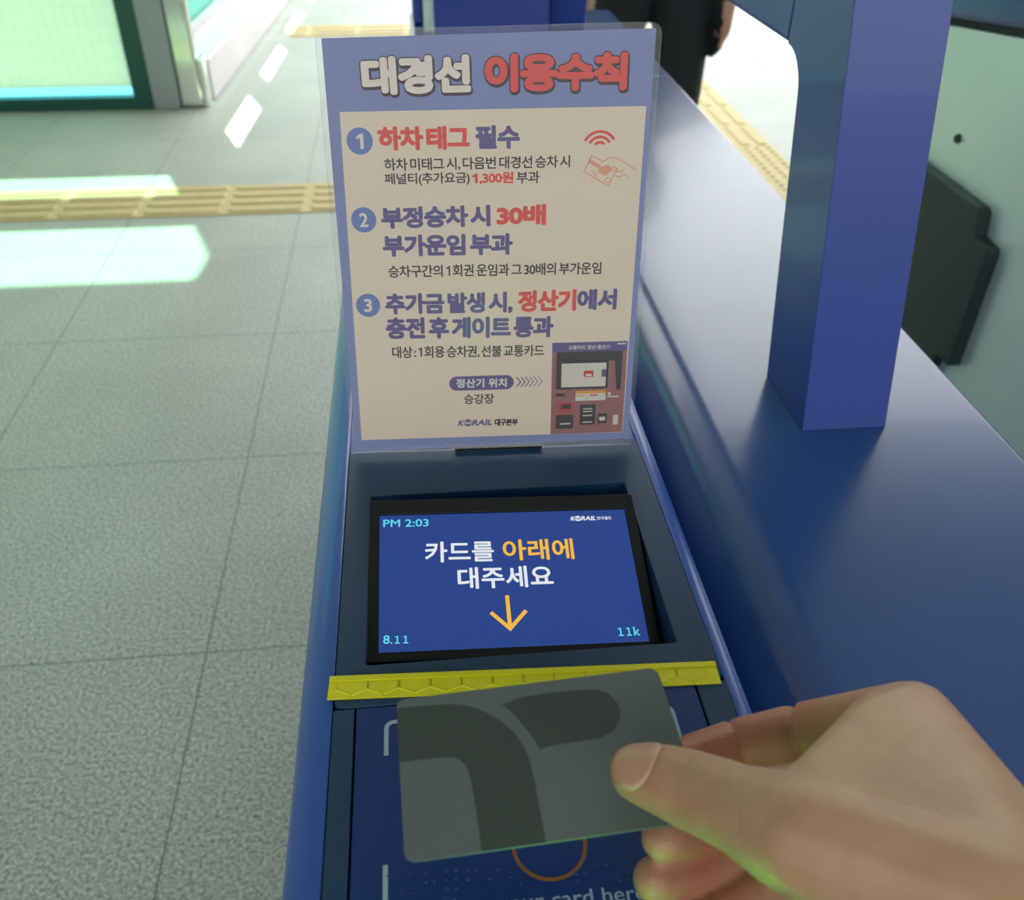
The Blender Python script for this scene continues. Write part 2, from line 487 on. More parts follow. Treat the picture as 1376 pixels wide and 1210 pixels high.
def tactile(name, x0, x1, y0, y1, along, label, joint0=0.0, dots=()):
    """raised-bar guidance paving made of 0.3 m tiles"""
    bm = B()
    box(bm, x0, x1, y0, y1, 0.0, 0.004)
    L0, L1 = (x0, x1) if along == 'x' else (y0, y1)
    c0 = y0 if along == 'x' else x0
    k = math.floor((L0 - joint0) / 0.3)
    a = joint0 + 0.3 * k
    while a < L1:
        s, e = max(a, L0), min(a + 0.3, L1)
        if e - s > 0.05:
            if k in dots:
                for i in range(6):
                    for j in range(6):
                        u, v = a + 0.025 + 0.05 * i, c0 + 0.025 + 0.05 * j
                        if along == 'y': u, v = v, u
                        pts = [(u + 0.012 * math.cos(R(t)), v + 0.012 * math.sin(R(t))) for t in range(0, 360, 45)]
                        lo, hi = prism(bm, pts, XY, 0.004, 0.009)
                        for w in hi: w.co.x = u + (w.co.x - u) * 0.6; w.co.y = v + (w.co.y - v) * 0.6
            else:
                for i in range(4):
                    c = c0 + 0.0375 + 0.075 * i
                    pts = rrect(s + 0.012, e - 0.012, c - 0.024, c + 0.024, 0.018, 4)
                    if along == 'y': pts = [(v, u) for u, v in pts]
                    lo, hi = prism(bm, pts, XY, 0.004, 0.010)
                    cx = sum(w.co.x for w in hi) / len(hi); cy = sum(w.co.y for w in hi) / len(hi)
                    for w in hi:
                        w.co.x += 0.006 * (1 if w.co.x < cx else -1); w.co.y += 0.006 * (1 if w.co.y < cy else -1)
        a += 0.3; k += 1
    o = obj(name, bm, M['tactile'])
    return tag(o, label, kind='structure')
tactile('floor_tactile_strip', -4.2, 1.26, 3.30, 3.60, 'x', 'yellow ribbed guidance strip crossing the floor towards the glass wall', joint0=-0.40)
tactile('floor_tactile_strip', 1.26, 1.56, 3.0, 9.0, 'y', 'yellow guidance strip running away from the gates behind the person', joint0=3.0, dots=(0, 1, 2))
tactile('floor_tactile_strip', -0.72, 1.2, 6.15, 6.45, 'x', 'far yellow guidance strip beside the low white wall', joint0=0.0)

# ---- front glass wall on the left: frosted below, clear panes above
FY = 4.70
w1 = empty('window_1', (-2.7, FY, 0)); tag(w1, 'green glass wall with dark green frame', kind='structure')
def w1o(name, b, m, **k):
    o = obj(name, b, m, None, origin=(-2.7, FY, 0), **k); o.parent = w1; o.location = (0, 0, 0); return o
XR = -1.30
def front_panes():
    w1o('frosted_pane', boxes((-4.1, XR, FY - 0.006, FY + 0.006, 0.10, 1.83)), M['frosted'])
    w1o('clear_pane', boxes((-4.1, XR, FY - 0.004, FY + 0.004, 0.05, 0.10)), M['glass_cyan'])
    w1o('clear_pane', boxes((-4.1, XR, FY - 0.004, FY + 0.004, 1.85, 2.49)), M['glass_clear'])
    w1o('clear_pane', boxes((-4.1, XR, FY - 0.004, FY + 0.004, 2.87, 3.97)), M['glass_clear'])
front_panes()
w1o('bottom_rail', boxes((-4.1, XR, FY - 0.03, FY + 0.03, 0, 0.055)), M['frame_green'])
w1o('mullion', boxes((-4.1, XR, FY - 0.03, FY + 0.03, 1.81, 1.85)), M['frame_green'])
w1o('mullion', boxes((-4.1, XR, FY - 0.05, FY + 0.05, 2.49, 2.87)), M['frame_green'])
w1o('top_rail', boxes((-4.1, XR, FY - 0.03, FY + 0.03, 3.97, 4.05)), M['frame_green'])
bm = B(); prism(bm, [(-1.295, 3.38), (-1.295, 3.975), (-1.47, 3.975), (-1.40, 3.89), (-1.335, 3.62)], XZ, FY - 0.012, FY + 0.012)
w1o('sun_patch_blocker', bm, M['frame_green'])  # unseen added plate, outlined to clip the corner of the floor's sun patch
w1o('side_frame', boxes((XR, -1.213, FY - 0.03, FY + 0.03, 0, 4.05)), M['frame_green'])
tag(obj('trim_1', boxes((-1.213, -1.094, FY - 0.04, FY + 0.028, 0, 4.05)), M['jamb_grey'], bevel=0.004), 'grey door jamb', kind='structure')
bm = B()
box(bm, -1.094, -0.985, FY - 0.03, FY + 0.028, 0, 4.05)
tag(obj('trim_2', bm, M['steel_post'], bevel=0.02, seg=4), 'shiny steel post at the end of the glass wall', kind='structure')

# ---- low white wall with window openings, running away along the corridor
WA = Vector((-1.155, 4.82)); WD = Vector((0.055, 1.0)).normalized(); WN = Vector((WD.y, -WD.x))
def wbox(bm, k0, k1, n0, n1, z0, z1):
    """box along the left wall: k along it, n towards the corridor"""
    vs = []
    for z in (z0, z1):
        for n in (n0, n1):
            for k in (k0, k1):
                p = WA + WD * k + WN * n
                vs.append(bm.verts.new((p.x, p.y, z)))
    for f in ((0, 2, 3, 1), (4, 5, 7, 6), (0, 1, 5, 4), (2, 6, 7, 3), (0, 4, 6, 2), (1, 3, 7, 5)):
        bm.faces.new([vs[i] for i in f])
SX, SY, SZ = SUN_DIR
def sun_on_wall(x, y):
    # follow the sunbeam from a floor point back to the wall line
    det = SX * (-WD.y) - SY * (-WD.x)
    rx, ry = WA.x - x, WA.y - y
    t = (rx * (-WD.y) - ry * (-WD.x)) / det
    k = (SX * ry - SY * rx) / det
    return k, t * SZ
holes = []
for q in (((-.796, 4.991), (-.684, 4.679), (-.69, 3.904), (-.835, 4.306)), ((-.76, 6.097), (-.66, 5.807), (-.683, 4.983), (-.788, 5.282)), ((-.722, 7.008), (-.637, 6.879), (-.65, 6.05), (-.76, 6.38))):
    kz = [sun_on_wall(*p) for p in q]
    holes.append(((kz[2][0] + kz[3][0]) / 2, (kz[0][0] + kz[1][0]) / 2, (kz[0][1] + kz[3][1]) / 2, (kz[1][1] + kz[2][1]) / 2))
print('HOLES', holes)
holes += [(3.30, 4.05, 1.53, 2.07), (4.33, 5.08, 1.53, 2.07), (5.36, 6.11, 1.53, 2.07)]
hz0 = min(h[2] for h in holes); hz1 = max(h[3] for h in holes)
bm = B()
wbox(bm, 0, 8.5, -0.06, 0.2, 0, 0.19)
tag(obj('wall_left_low', bm, M['sill_white'], bevel=0.006), 'low white wall with ledge along the corridor', kind='structure')
bm = B()
wbox(bm, -0.02, 8.5, -0.05, 0.0, hz1, 4.6)
prev = -0.02
for k0, k1, za, zb in holes:
    wbox(bm, prev, k0, -0.05, 0.0, hz0, hz1)
    if za > hz0: wbox(bm, k0, k1, -0.05, 0.0, hz0, za)
    if zb < hz1: wbox(bm, k0, k1, -0.05, 0.0, zb, hz1)
    prev = k1
wbox(bm, prev, 8.5, -0.05, 0.0, hz0, hz1)
wbox(bm, -0.02, 8.5, -0.05, 0.0, hz0 - 0.06, hz0)
wbox(bm, -0.02, 8.5, -0.05, 0.02, 0.19, 0.23)
tag(obj('wall_left_upper', bm, M['wall_pale']), 'pale window wall along the corridor', kind='structure')
bm = B()
wbox(bm, 0, 8.5, -0.03, -0.015, 0.23, hz0 - 0.06)
tag(obj('window_2', bm, M['glass_dark']), 'teal glass above the white ledge', kind='structure')
bm = B()
box(bm, -0.985, -0.962, FY - 0.02, FY + 0.10, 0, 0.22)
tag(obj('trim_3', bm, M['steel_post'], bevel=0.003), 'steel end cap of the low white wall', kind='structure')

# ================================================================== FARE GATE (the one in use)
gate = empty('fare_gate', (0.16, 0.9, 0), 'blue fare gate with lit card reader screen under the raised card', 'fare gate')
def part(name, bm, m, parent=None, **k):
    p = parent or gate
    o = obj(name, bm, m, None, **k)
    o.parent = p
    # points are world points: cancel the parent's place
    off = Vector((0, 0, 0)); q = p
    while q: off += q.location; q = q.parent
    o.location = Vector(o.location) - off
    return o

TOP = 0.95
# cabinet below
part('cabinet', boxes((0.005, 0.372, -0.25, 1.83, 0.0, 0.80)), M['gate_blue'], bevel=0.01)
# smooth blue top housing with a rounded shoulder on the reader side
prof = [(0.144, 0.79)] + arc(0.190, TOP - 0.046, 0.046, 180, 90, 18) + arc(0.370, TOP - 0.006, 0.006, 90, 0, 4) + [(0.376, 0.79)]
bm = B(); prism(bm, prof, XZ, -0.28, 1.36)
part('top_housing', bm, M['gate_blue'], bevel=0.003)
bm = B(); prism(bm, rrect(0.006, 0.376, 0.79, TOP, 0.006, 4), XZ, 1.36, 1.83)
part('top_housing', bm, M['gate_blue'], bevel=0.003)

# reader head: shell walls, panel with screen opening, lower plate
def shell_profile(side):
    if side < 0:
        return [(-0.0432, 0.82), (-0.0432, 0.9985)] + arc(-0.0440, 0.9845, 0.0142, 88, 180, 10) + [(-0.060, 0.93), (-0.058, 0.82)]
    return [(0.1142, 0.82), (0.1142, 0.9985)] + arc(0.1150, 0.9905, 0.0082, 88, 0, 8) + [(0.1240, 0.93), (0.1225, 0.82)]
bm = B()
prism(bm, shell_profile(-1), XZ, 0.03, 0.66)
prism(bm, shell_profile(1), XZ, 0.03, 0.66)
prism(bm, [(-0.058, 0.74), (0.122, 0.74), (0.122, 0.82), (-0.058, 0.82)], XZ, 0.03, 0.66)
box(bm, -0.0432, 0.1142, 0.022, 0.03, 0.82, 0.998)
box(bm, -0.0432, 0.1142, 0.4085, 0.66, 0.82, 0.9975)
reader = part('reader_head', bm, M['shell_blue'], bevel=0.0015)
bm = B()
ring_plate(bm, rrect(-0.0428, 0.1137, 0.2375, 0.4078, 0.004, 5), rrect(-0.0308, 0.0995, 0.2585, 0.3690, 0.001, 5), 0.945, 1.0)
part('screen_surround', bm, M['panel_blue'], reader, bevel=0.0006)
part('side_rail', boxes((-0.0428, -0.0346, 0.032, 0.2369, 0.985, 1.0)), M['panel_blue'], reader, bevel=0.0006)
part('side_rail', boxes((0.1018, 0.1137, 0.032, 0.2369, 0.985, 1.0)), M['panel_blue'], reader, bevel=0.0006)
part('seam_base', boxes((-0.0428, 0.1137, 0.032, 0.2374, 0.97, 0.984)), M['dark_gap'], reader)
plate = part('card_plate', boxes((-0.0338, 0.1010, 0.033, 0.2369, 0.985, 1.0)), M['plate_blue'], reader, bevel=0.0005)

PZ = 1.0
bm = B()
bd = [(-21, 167), (-14, 167), (-9, 167), (-9, 164), (-6, 164), (-17, 161), (-14, 161), (-2, 167), (1, 167), (-2, 164), (1, 164), (-2, 161), (1, 161), (5, 166.5), (8, 166.5), (5, 163.5), (12, 163.3), (15, 166), (19, 163), (22, 160), (41, 162), (44, 161.8), (41, 159), (49, 164), (51.5, 164), (55, 164), (58, 161), (55, 158.3), (58, 158.3)]
for x, y in bd:
    bmesh.ops.create_icosphere(bm, subdivisions=2, radius=0.0008, matrix=Matrix.Translation((x / 1000, y / 1000, PZ)) @ Matrix.Diagonal((1, 1, 0.75, 1)))
part('braille_dots', bm, M['plate_blue'], plate, smooth=True)
bm = B()
text_into(bm, 'Place your card here', 29.0, 153.2, 67.0, 6.6, -1.0, PZ + 0.0001, bold=0.004)
part('plate_lettering', bm, M['mark_grey'], plate)
bm = B()
pts = [(33.4 + 12.3 * math.cos(R(t)), 172.8 + 12.3 * math.sin(R(t))) for t in range(0, 361, 6)]
line(bm, pts, 1.3, PZ + 0.0002)
part('copper_ring', bm, M['copper'], plate)
def corner_mark(x, y, sx, sy):
    c = [(x + sx * 8, y), (x + sx * 3, y)] + [(x + sx * 3 - sx * 3 * math.sin(R(t)), y - sy * 3 + sy * 3 * math.cos(R(t))) for t in range(0, 91, 15)] + [(x, y - sy * 3), (x, y - sy * 15)]
    bm = B(); line(bm, c, 1.7, PZ + 0.0002)
    part('corner_mark', bm, M['mark_grey'], plate)
corner_mark(-22.2, 229, 1, 1); corner_mark(-22.2, 156, 1, -1)
corner_mark(89, 226, -1, 1); corner_mark(89, 153, -1, -1)
# green status lamp at the near end of the plate
bm = B(); prism(bm, rrect(0.018, 0.052, 0.089, 0.096, 0.0034, 5), XY, 0.9995, 1.0012)
part('status_lamp', bm, M['led_green'], plate)

# yellow warning tape with embossed honeycomb
tape_c = Vector((0.0337, 0.2438, 1.0)); ta = R(-2.6)
bm = B()
box(bm, -0.0790, 0.0785, -0.0055, 0.0055, 0.0001, 0.0007)
box(bm, -0.0790, 0.0785, 0.0032, 0.0057, 0.0007, 0.0012)
def ridge(bm, a, b, w=0.0005, h=0.0004, z=0.0007):
    a, b = Vector(a), Vector(b); d = (b - a).normalized(); n = Vector((-d.y, d.x)) * w
    q = [a + n, a - n, b - n, b + n]
    lo = [bm.verts.new((p.x, p.y, z)) for p in q]
    m0, m1 = bm.verts.new((a.x, a.y, z + h)), bm.verts.new((b.x, b.y, z + h))
    bm.faces.new((lo[0], lo[1], m0)); bm.faces.new((lo[2], lo[3], m1)); bm.faces.new((lo[1], lo[2], m1, m0)); bm.faces.new((lo[3], lo[0], m0, m1))
x = -0.076
while x < 0.070:
    hx = 0.0125
    ridge(bm, (x, -0.0012), (x + hx / 2, -0.0040)); ridge(bm, (x + hx / 2, -0.0040), (x + hx, -0.0012))
    ridge(bm, (x + hx, -0.0012), (x + hx, 0.0026))
    ridge(bm, (x, -0.0012), (x, 0.0026))
    ridge(bm, (x + hx / 2, -0.0040), (x + hx / 2, -0.0054))
    x += hx
bmesh.ops.rotate(bm, verts=bm.verts, cent=(0, 0, 0), matrix=Matrix.Rotation(ta, 3, 'Z'))
bmesh.ops.translate(bm, verts=bm.verts, vec=tape_c)
part('warning_tape', bm, M['yellow_tape'], reader)

# ---- screen, tilted in its recess
SM = Matrix(((0.99924, 0.015443, 0.035713, 0.03305), (-0.005005, 0.961253, -0.275622, 0.2739), (-0.038586, 0.275235, 0.960602, 0.9864), (0, 0, 0, 1)))
screen = bpy.data.objects.new('display_screen', None); scn.collection.objects.link(screen)
screen.parent = gate
screen.matrix_local = Matrix.Translation(-Vector(gate.location)) @ SM
def spart(name, bm, m, parent=None, **k):
    o = obj(name, bm, m, None, **k); o.parent = parent or screen; return o
bm = B()
ring_plate(bm, rrect(-0.0645, 0.0645, -0.0045, 0.0800, 0.001, 3), rrect(-0.0597, 0.0597, 0.0, 0.0716, 0.0005, 3), -0.006, 0.0012)
spart('bezel', bm, M['black_bezel'], bevel=0.0004)
bm = B(); box(bm, -0.0600, 0.0600, -0.0003, 0.0720, -0.003, 0.0)
face = spart('screen_face', bm, M['scr_blue'])
SCRT = [('c', 'PM 2:03', -47.21, 67.0, 21.53, 4.3, -0.8), ('c', '8.𝟷𝟷', -52.28, 6.36, 10.97, 4.09, -1.6), ('c', '𝟷𝟷k', 51.36, 5.64, 9.94, 4.42, -0.88),
        ('w', '카드를', -22.46, 50.15, 32.3, 11.43, -0.88), ('o', '아래에', 14.78, 49.99, 33.77, 11.58, -0.56), ('w', '대주세요', -1.89, 35.66, 44.25, 11.44, -0.3),
        ('w', '한국철도', 48.96, 66.71, 7.28, 1.98, 0.0)]
mi = {'c': 0, 'w': 1, 'o': 2}
bm2 = B()
for k, s, cx, cy, w, h, a in SCRT:
    if k == 'c':
        bm1 = B(); text_into(bm1, s, cx, cy, w, h, a, 0.0002, 0, bold=0.012); spart('status_lettering', bm1, M['scr_cyan'], face)
    else: text_into(bm2, s, cx, cy, w, h, a, 0.0002, mi[k] - 1, bold=0.022)
def rail_logo(bm, cx, cy, w, h, ang, z, mi=0, ball=None, sc=0.001):
    # K, globe, RAIL
    text_into(bm, 'K', cx - w * 0.405, cy, w * 0.19, h, ang, z, mi, bold=0.035, shear=0.25)
    text_into(bm, 'RAIL', cx + w * 0.20, cy, w * 0.60, h, ang, z, mi, bold=0.035, shear=0.25)
    gx, gy, r = cx - w * 0.205, cy, h * 0.62
    for a0, a1 in ((20, 160), (200, 340)):
        pts = [(gx + r * math.cos(R(a0 + (a1 - a0) * i / 10)), gy + r * math.sin(R(a0 + (a1 - a0) * i / 10))) for i in range(11)]
        flat(bm, pts, z, mi)
    line(bm, [(gx - r * 1.15, gy - h * 0.06), (gx, gy + h * 0.08), (gx + r * 1.1, gy - h * 0.02)], h * 0.14, z, mi)
rail_logo(bm2, 38.5, 66.9, 12.6, 2.5, -0.88, 0.0002, 0)
spart('message_lettering', bm2, [M['scr_white'], M['scr_orange']], face)
bm = B()
line(bm, [(-1.95, 26.08), (-1.86, 9.4)], 1.8, 0.0002); line(bm, [(-9.94, 17.68), (-1.86, 9.3), (6.08, 18.0)], 1.8, 0.0003)
spart('down_arrow', bm, M['scr_orange'], face)

# ---- guide loop: leaning post, arm running away, far post
def loop_post(name, ya, yb, ytop_a, ytop_b, x0, x1, z1):
    bm = B()
    prism(bm, [(ya, TOP), (yb, TOP), (ytop_b, z1), (ytop_a, z1)], YZ, x0, x1)
    return part(name, bm, M['post_blue'], bevel=0.006, seg=3)
X0, X1 = 0.2435, 0.3005
ZU, ZT = 1.158, 1.228
lean = 0.205
yb = lambda z: 0.5445 + lean * (z - TOP)
ya = lambda z: 0.4735 + lean * (z - TOP)
rc = 0.030
th = math.atan(lean)
# rounded inner corner between the post's back and the arm's underside
yc = yb(ZU - rc) + rc / math.cos(th) - rc * math.sin(th) * 0 
cor = arc(yb(ZU) + rc * 0.82, ZU - rc, rc, 180 - math.degrees(th), 90, 8)
cor = [(y, z) for y, z in cor]
pts = [(ya(TOP), TOP), (yb(TOP), TOP)] + cor + [(0.6125, ZU), (0.6125, ZT)] + arc(ya(ZT - 0.02) + 0.024, ZT - 0.02, 0.02, 90, 170, 5)
bm = B(); prism(bm, pts, YZ, X0, X1)
part('guide_post', bm, M['post_blue'], bevel=0.0065, seg=4)
part('guide_arm', boxes((X0, X1, 0.6131, 1.62, ZU, ZT)), M['post_blue'], bevel=0.004, seg=3)
loop_post('guide_post', 1.660, 1.745, 1.600, 1.690, 0.2365, X1, ZT - 0.001)
loop_post('guide_post', 1.720, 1.800, 1.730, 1.810, 0.011, 0.031, ZT + 0.1)
# central display hood and its glass flap
part('display_hood', boxes((0.044, 0.230, 1.60, 1.70, TOP, 1.42)), M['post_blue'], bevel=0.006, seg=3)
bm = B(); prism(bm, [(0.029, TOP), (0.043, TOP), (0.043, 1.40), (0.021, 1.40)], XZ, 1.66, 1.672)
part('glass_flap', bm, M['glass_flap'], bevel=0.001)

# ================================================================== LAMINATED SIGN
SGM = Matrix(((0.999491, 0.005657, -0.031391, 0.03465), (-0.031869, 0.135921, -0.990207, 0.40325), (-0.001335, 0.990704, 0.136032, 1.0013), (0, 0, 0, 1)))
sign = empty('notice_sign'); sign.matrix_world = SGM
tag(sign, 'laminated Korean fare rules notice standing upright behind the lit screen', 'sign')
def gpart(name, bm, m, parent=None, **k):
    o = obj(name, bm, m, None, **k); o.parent = parent or sign; return o
Z0 = 0.0004
lam = [(-0.0760, 0.0), (0.0752, -0.0002)] + [(0.0760, 0.205), (0.0752, 0.2078), (0.0725, 0.2093), (0.066, 0.2095)] + [(-0.066, 0.2068), (-0.0725, 0.2064), (-0.0748, 0.2050), (-0.0755, 0.2020)]
bm = B(); prism(bm, lam, XY, -0.00015, 0.0010)
gpart('laminate_sleeve', bm, M['laminate'])
bm = B(); prism(bm, [(-0.0738, 0.0030), (0.0733, 0.0034), (0.0735, 0.2070), (-0.0728, 0.2036)], XY, 0.0001, Z0)
paper = gpart('paper_sheet', bm, M['paper_blue'])
bm = B(); flat(bm, [(-70.4, 7.6), (69.9, 7.2), (71.3, 174.6), (-67.6, 173.4)], Z0 + 0.00005)
gpart('rules_panel', bm, M['paper_cream'], paper)
Z1 = Z0 + 0.00012
bm = B()
for s, cx, cy, w, h, a, k in (('대경선', -32.7, 188.6, 48.5, 16.0, 0.9, 1), ('이용수칙', 29.6, 189.3, 64.5, 16.0, 0.4, 2)):
    text_into(bm, s, cx + 0.3, cy - 0.7, w, h, a, Z1, 0, bold=0.095, ref=0.06, tight=True)
    text_into(bm, s, cx, cy, w, h, a, Z1 + 0.00010, 0, bold=0.085, ref=0.06, tight=True)
    text_into(bm, s, cx, cy, w, h, a, Z1 + 0.00022, k, bold=0.055, ref=0.06, tight=True)
gpart('title_lettering', bm, [M['ink_outline'], M['ink_white'], M['ink_red']], paper)
ST = [('r', '하차 태그', -30.49, 161.68, 41.87, 10.78, 0.12), ('p', '필수', 3.24, 161.8, 20.46, 10.82, 0.24),
      ('k', '하차 미태그 시, 다음번 대경선 승차 시', -6.15, 150.22, 86.2, 6.05, 0.31), ('k', '페널티(추가요금)', -29.71, 143.38, 39.53, 6.13, 0.08),
      ('rs', '𝟭,300원', 0.77, 143.42, 19.54, 5.81, 0.15), ('k', '부과', 17.37, 143.54, 10.87, 5.82, 0.5),
      ('p', '부정승차 시', -26.44, 125.73, 51.92, 10.61, 0.3), ('r', '30배', 14.27, 125.89, 24.03, 10.31, 0.34), ('p', '부가운임 부과', -21.13, 112.09, 62.69, 10.93, -0.15),
      ('k', '승차구간의 𝟣회권 운임과 그 30배의 부가운임', 1.77, 99.26, 104.61, 6.38, -0.24),
      ('p', '추가금 발생 시,', -21.47, 82.55, 63.4, 11.63, -0.38), ('r', '정산기', 27.48, 82.81, 29.43, 11.7, 0.1), ('p', '에서', 52.67, 82.85, 20.2, 11.35, -0.3),
      ('p', '충전 후 게이트 통과', -11.32, 69.63, 84.57, 11.95, -0.85), ('k', '대상 : 𝟣회용 승차권, 선불 교통카드', -12.44, 56.56, 77.67, 6.95, -0.86),
      ('k', '승강장', -7.54, 29.78, 15.98, 6.04, -0.38), ('k', '대구본부', 6.8, 15.58, 12.39, 4.44, -0.82)]
MI = {'r': 0, 'rs': 0, 'p': 1, 'k': 2}
BO = {'r': 0.05, 'rs': 0.036, 'p': 0.048, 'k': 0.018}
bm = B()
for k, s, cx, cy, w, h, a in ST:
    text_into(bm, s, cx, cy, w, h * 0.97, a, Z1, MI[k], bold=BO[k] if s != '대구본부' else 0.05, tight=True)
gpart('rules_lettering', bm, [M['ink_red'], M['ink_purple'], M['ink_black']], paper)
for s, (cx, cy), dx in (('𝟭', (-59.62, 160.75), 0), ('2', (-60.47, 124.89), 0), ('3', (-61.52, 82.59), 0)):
    bm = B(); flat(bm, [(cx + 5.9 * math.cos(R(t)), cy + 6.0 * math.sin(R(t))) for t in range(0, 360, 8)], Z1)
    bg = gpart('number_badge', bm, M['ink_badge'], paper)
    bm = B(); text_into(bm, s, cx, cy, 3.4 if s == '𝟭' else 4.0, 6.8, -0.7, Z1 + 0.00015, bold=0.008 if s == '𝟭' else 0.025)
    gpart('badge_numeral', bm, M['ink_white'], bg)
bm = B()
for r in (3.0, 5.4, 7.8):
    line(bm, [(50.6 + r * math.sin(R(t)), 155.9 + r * math.cos(R(t))) for t in range(-62 if r > 3 else -50, 63 if r > 3 else 51, 8)], 1.25, Z1)
gpart('wireless_icon', bm, M['ink_red'], paper)
bm = B()
line(bm, [(47.05, 153.0), (43.6, 145.6), (55.6, 138.9), (59.4, 146.8), (57, 148.2)], 0.5, Z1)
line(bm, [(47.05, 153.0), (52.2, 150.4)], 0.5, Z1)
flat(bm, [(46.2, 151.6), (51.6, 148.6), (50.9, 147.0), (45.4, 149.9)], Z1)
line(bm, [(47.2, 146.0), (50.4, 144.2)], 0.4, Z1); line(bm, [(47.6, 144.6), (50.0, 143.3)], 0.4, Z1)
line(bm, [(55.2 + 1.2 * math.cos(R(t)), 141.6 + 1.2 * math.sin(R(t))) for t in range(0, 361, 30)], 0.4, Z1)
flat(bm, [(51.0, 147.6), (55.0, 148.6), (57.4, 146.6), (54.0, 143.6), (51.6, 144.6), (50.2, 146.0)], Z1)
line(bm, [(51.8, 149.6), (55.4, 151.9), (59.2, 151.7), (63.6, 149.0), (68.4, 146.2)], 0.5, Z1)
line(bm, [(58.5, 143.6), (61.0, 143.0), (62.6, 144.2), (64.9, 143.0)], 0.5, Z1); line(bm, [(57.4, 146.4), (60.6, 145.2), (62.4, 146.2)], 0.5, Z1)
gpart('card_tap_icon', bm, M['ink_peach'], paper)
bm = B()
flat(bm, rrect(-22.9, 10.8, 34.8, 42.9, 4.0, 8), Z1)
pill = gpart('location_pill', bm, M['ink_purple'], paper)
bm = B(); text_into(bm, '정산기 위치', -6.11, 38.9, 26.28, 5.2, -0.9, Z1 + 0.00015, bold=0.03)
gpart('pill_lettering', bm, M['ink_white'], pill)
bm = B()
for i in range(6):
    x = 12.2 + i * 2.25
    line(bm, [(x, 41.6), (x + 2.2, 38.8), (x, 36.0)], 0.65 - 0.06 * i, Z1)
gpart('chevron_marks', bm, M['ink_purple'], paper)
bm = B(); rail_logo(bm, -9.95, 15.9, 18.2, 3.4, -0.2, Z1, 0)
gpart('operator_logo', bm, M['ink_purple'], paper)
# picture of the adjustment machine (a flat printed photograph)
PX0, PX1, PY0, PY1 = 30.6, 69.7, 7.4, 60.1
def P(u0, u1, v0, v1):
    X = lambda u: PX0 + (PX1 - PX0) * u; Y = lambda v: PY1 + (PY0 - PY1) * v
    return [(X(u0), Y(v1)), (X(u1), Y(v1)), (X(u1), Y(v0)), (X(u0), Y(v0))]
bm = B()
flat(bm, P(0, 1, 0, 1), Z1, 0)
flat(bm, P(0, 1, 0, 0.10), Z1 + 1e-4, 1)
flat(bm, P(0.06, 0.94, 0.10, 0.20), Z1 + 1e-4, 2); flat(bm, P(0.06, 0.76, 0.19, 0.50), Z1 + 1e-4, 2)
_q = P(0.84, 0.94, 0.20, 0.52); _q[0] = (_q[0][0] + 1.7, _q[0][1]); flat(bm, _q, Z1 + 1e-4, 2)
flat(bm, P(0.13, 0.73, 0.22, 0.475), Z1 + 3e-4, 3)
flat(bm, P(0.43, 0.56, 0.30, 0.37), Z1 + 4e-4, 4); flat(bm, P(0.455, 0.535, 0.335, 0.36), Z1 + 5e-4, 3)
flat(bm, P(0.67, 0.73, 0.29, 0.37), Z1 + 4e-4, 1)
flat(bm, P(0.33, 0.74, 0.52, 0.63), Z1 + 2e-4, 3); flat(bm, P(0.33, 0.74, 0.52, 0.55), Z1 + 3e-4, 5)
flat(bm, P(0.34, 0.44, 0.566, 0.58), Z1 + 3e-4, 5); flat(bm, P(0.53, 0.63, 0.564, 0.578), Z1 + 3e-4, 4)
flat(bm, P(0.06, 0.18, 0.545, 0.575), Z1 + 2e-4, 2)
flat(bm, P(0.10, 0.29, 0.645, 0.755), Z1 + 2e-4, 4); flat(bm, P(0.14, 0.27, 0.665, 0.715), Z1 + 3e-4, 2)
flat(bm, P(0.07, 0.31, 0.785, 0.94), Z1 + 2e-4, 2); flat(bm, P(0.13, 0.27, 0.875, 0.89), Z1 + 3e-4, 3)
flat(bm, P(0.40, 0.61, 0.675, 0.90), Z1 + 2e-4, 2)
for v in (0.715, 0.745, 0.79, 0.865): flat(bm, P(0.44, 0.57, v, v + 0.012), Z1 + 3e-4, 3)
flat(bm, P(0.65, 0.77, 0.78, 0.89), Z1 + 2e-4, 2); flat(bm, P(0.67, 0.75, 0.815, 0.86), Z1 + 3e-4, 3)
flat(bm, P(0.86, 0.93, 0.80, 0.91), Z1 + 2e-4, 3)
flat(bm, P(0.76, 0.92, 0.585, 0.60), Z1 + 2e-4, 3); flat(bm, P(0.77, 0.81, 0.545, 0.575), Z1 + 2e-4, 3)
text_into(bm, '교통카드 정산·충전기', (PX0 + PX1) / 2 - 0.5, 57.4, 21.5, 2.4, 0, Z1 + 5e-4, 3, bold=0.02)
flat(bm, P(0.86, 0.98, 0.015, 0.03), Z1 + 4e-4, 3)
gpart('machine_picture', bm, [M['pic_brown'], M['ink_purple'], M['pic_dark'], M['pic_white'], M['pic_red'], M['pic_orange']], paper)
# black slot clip that keeps the sheet upright
bm = B(); box(bm, -0.021, 0.026, -0.0004, 0.0009, -0.0016, 0.0014)
gpart('holder_clip', bm, M['black_bezel'])

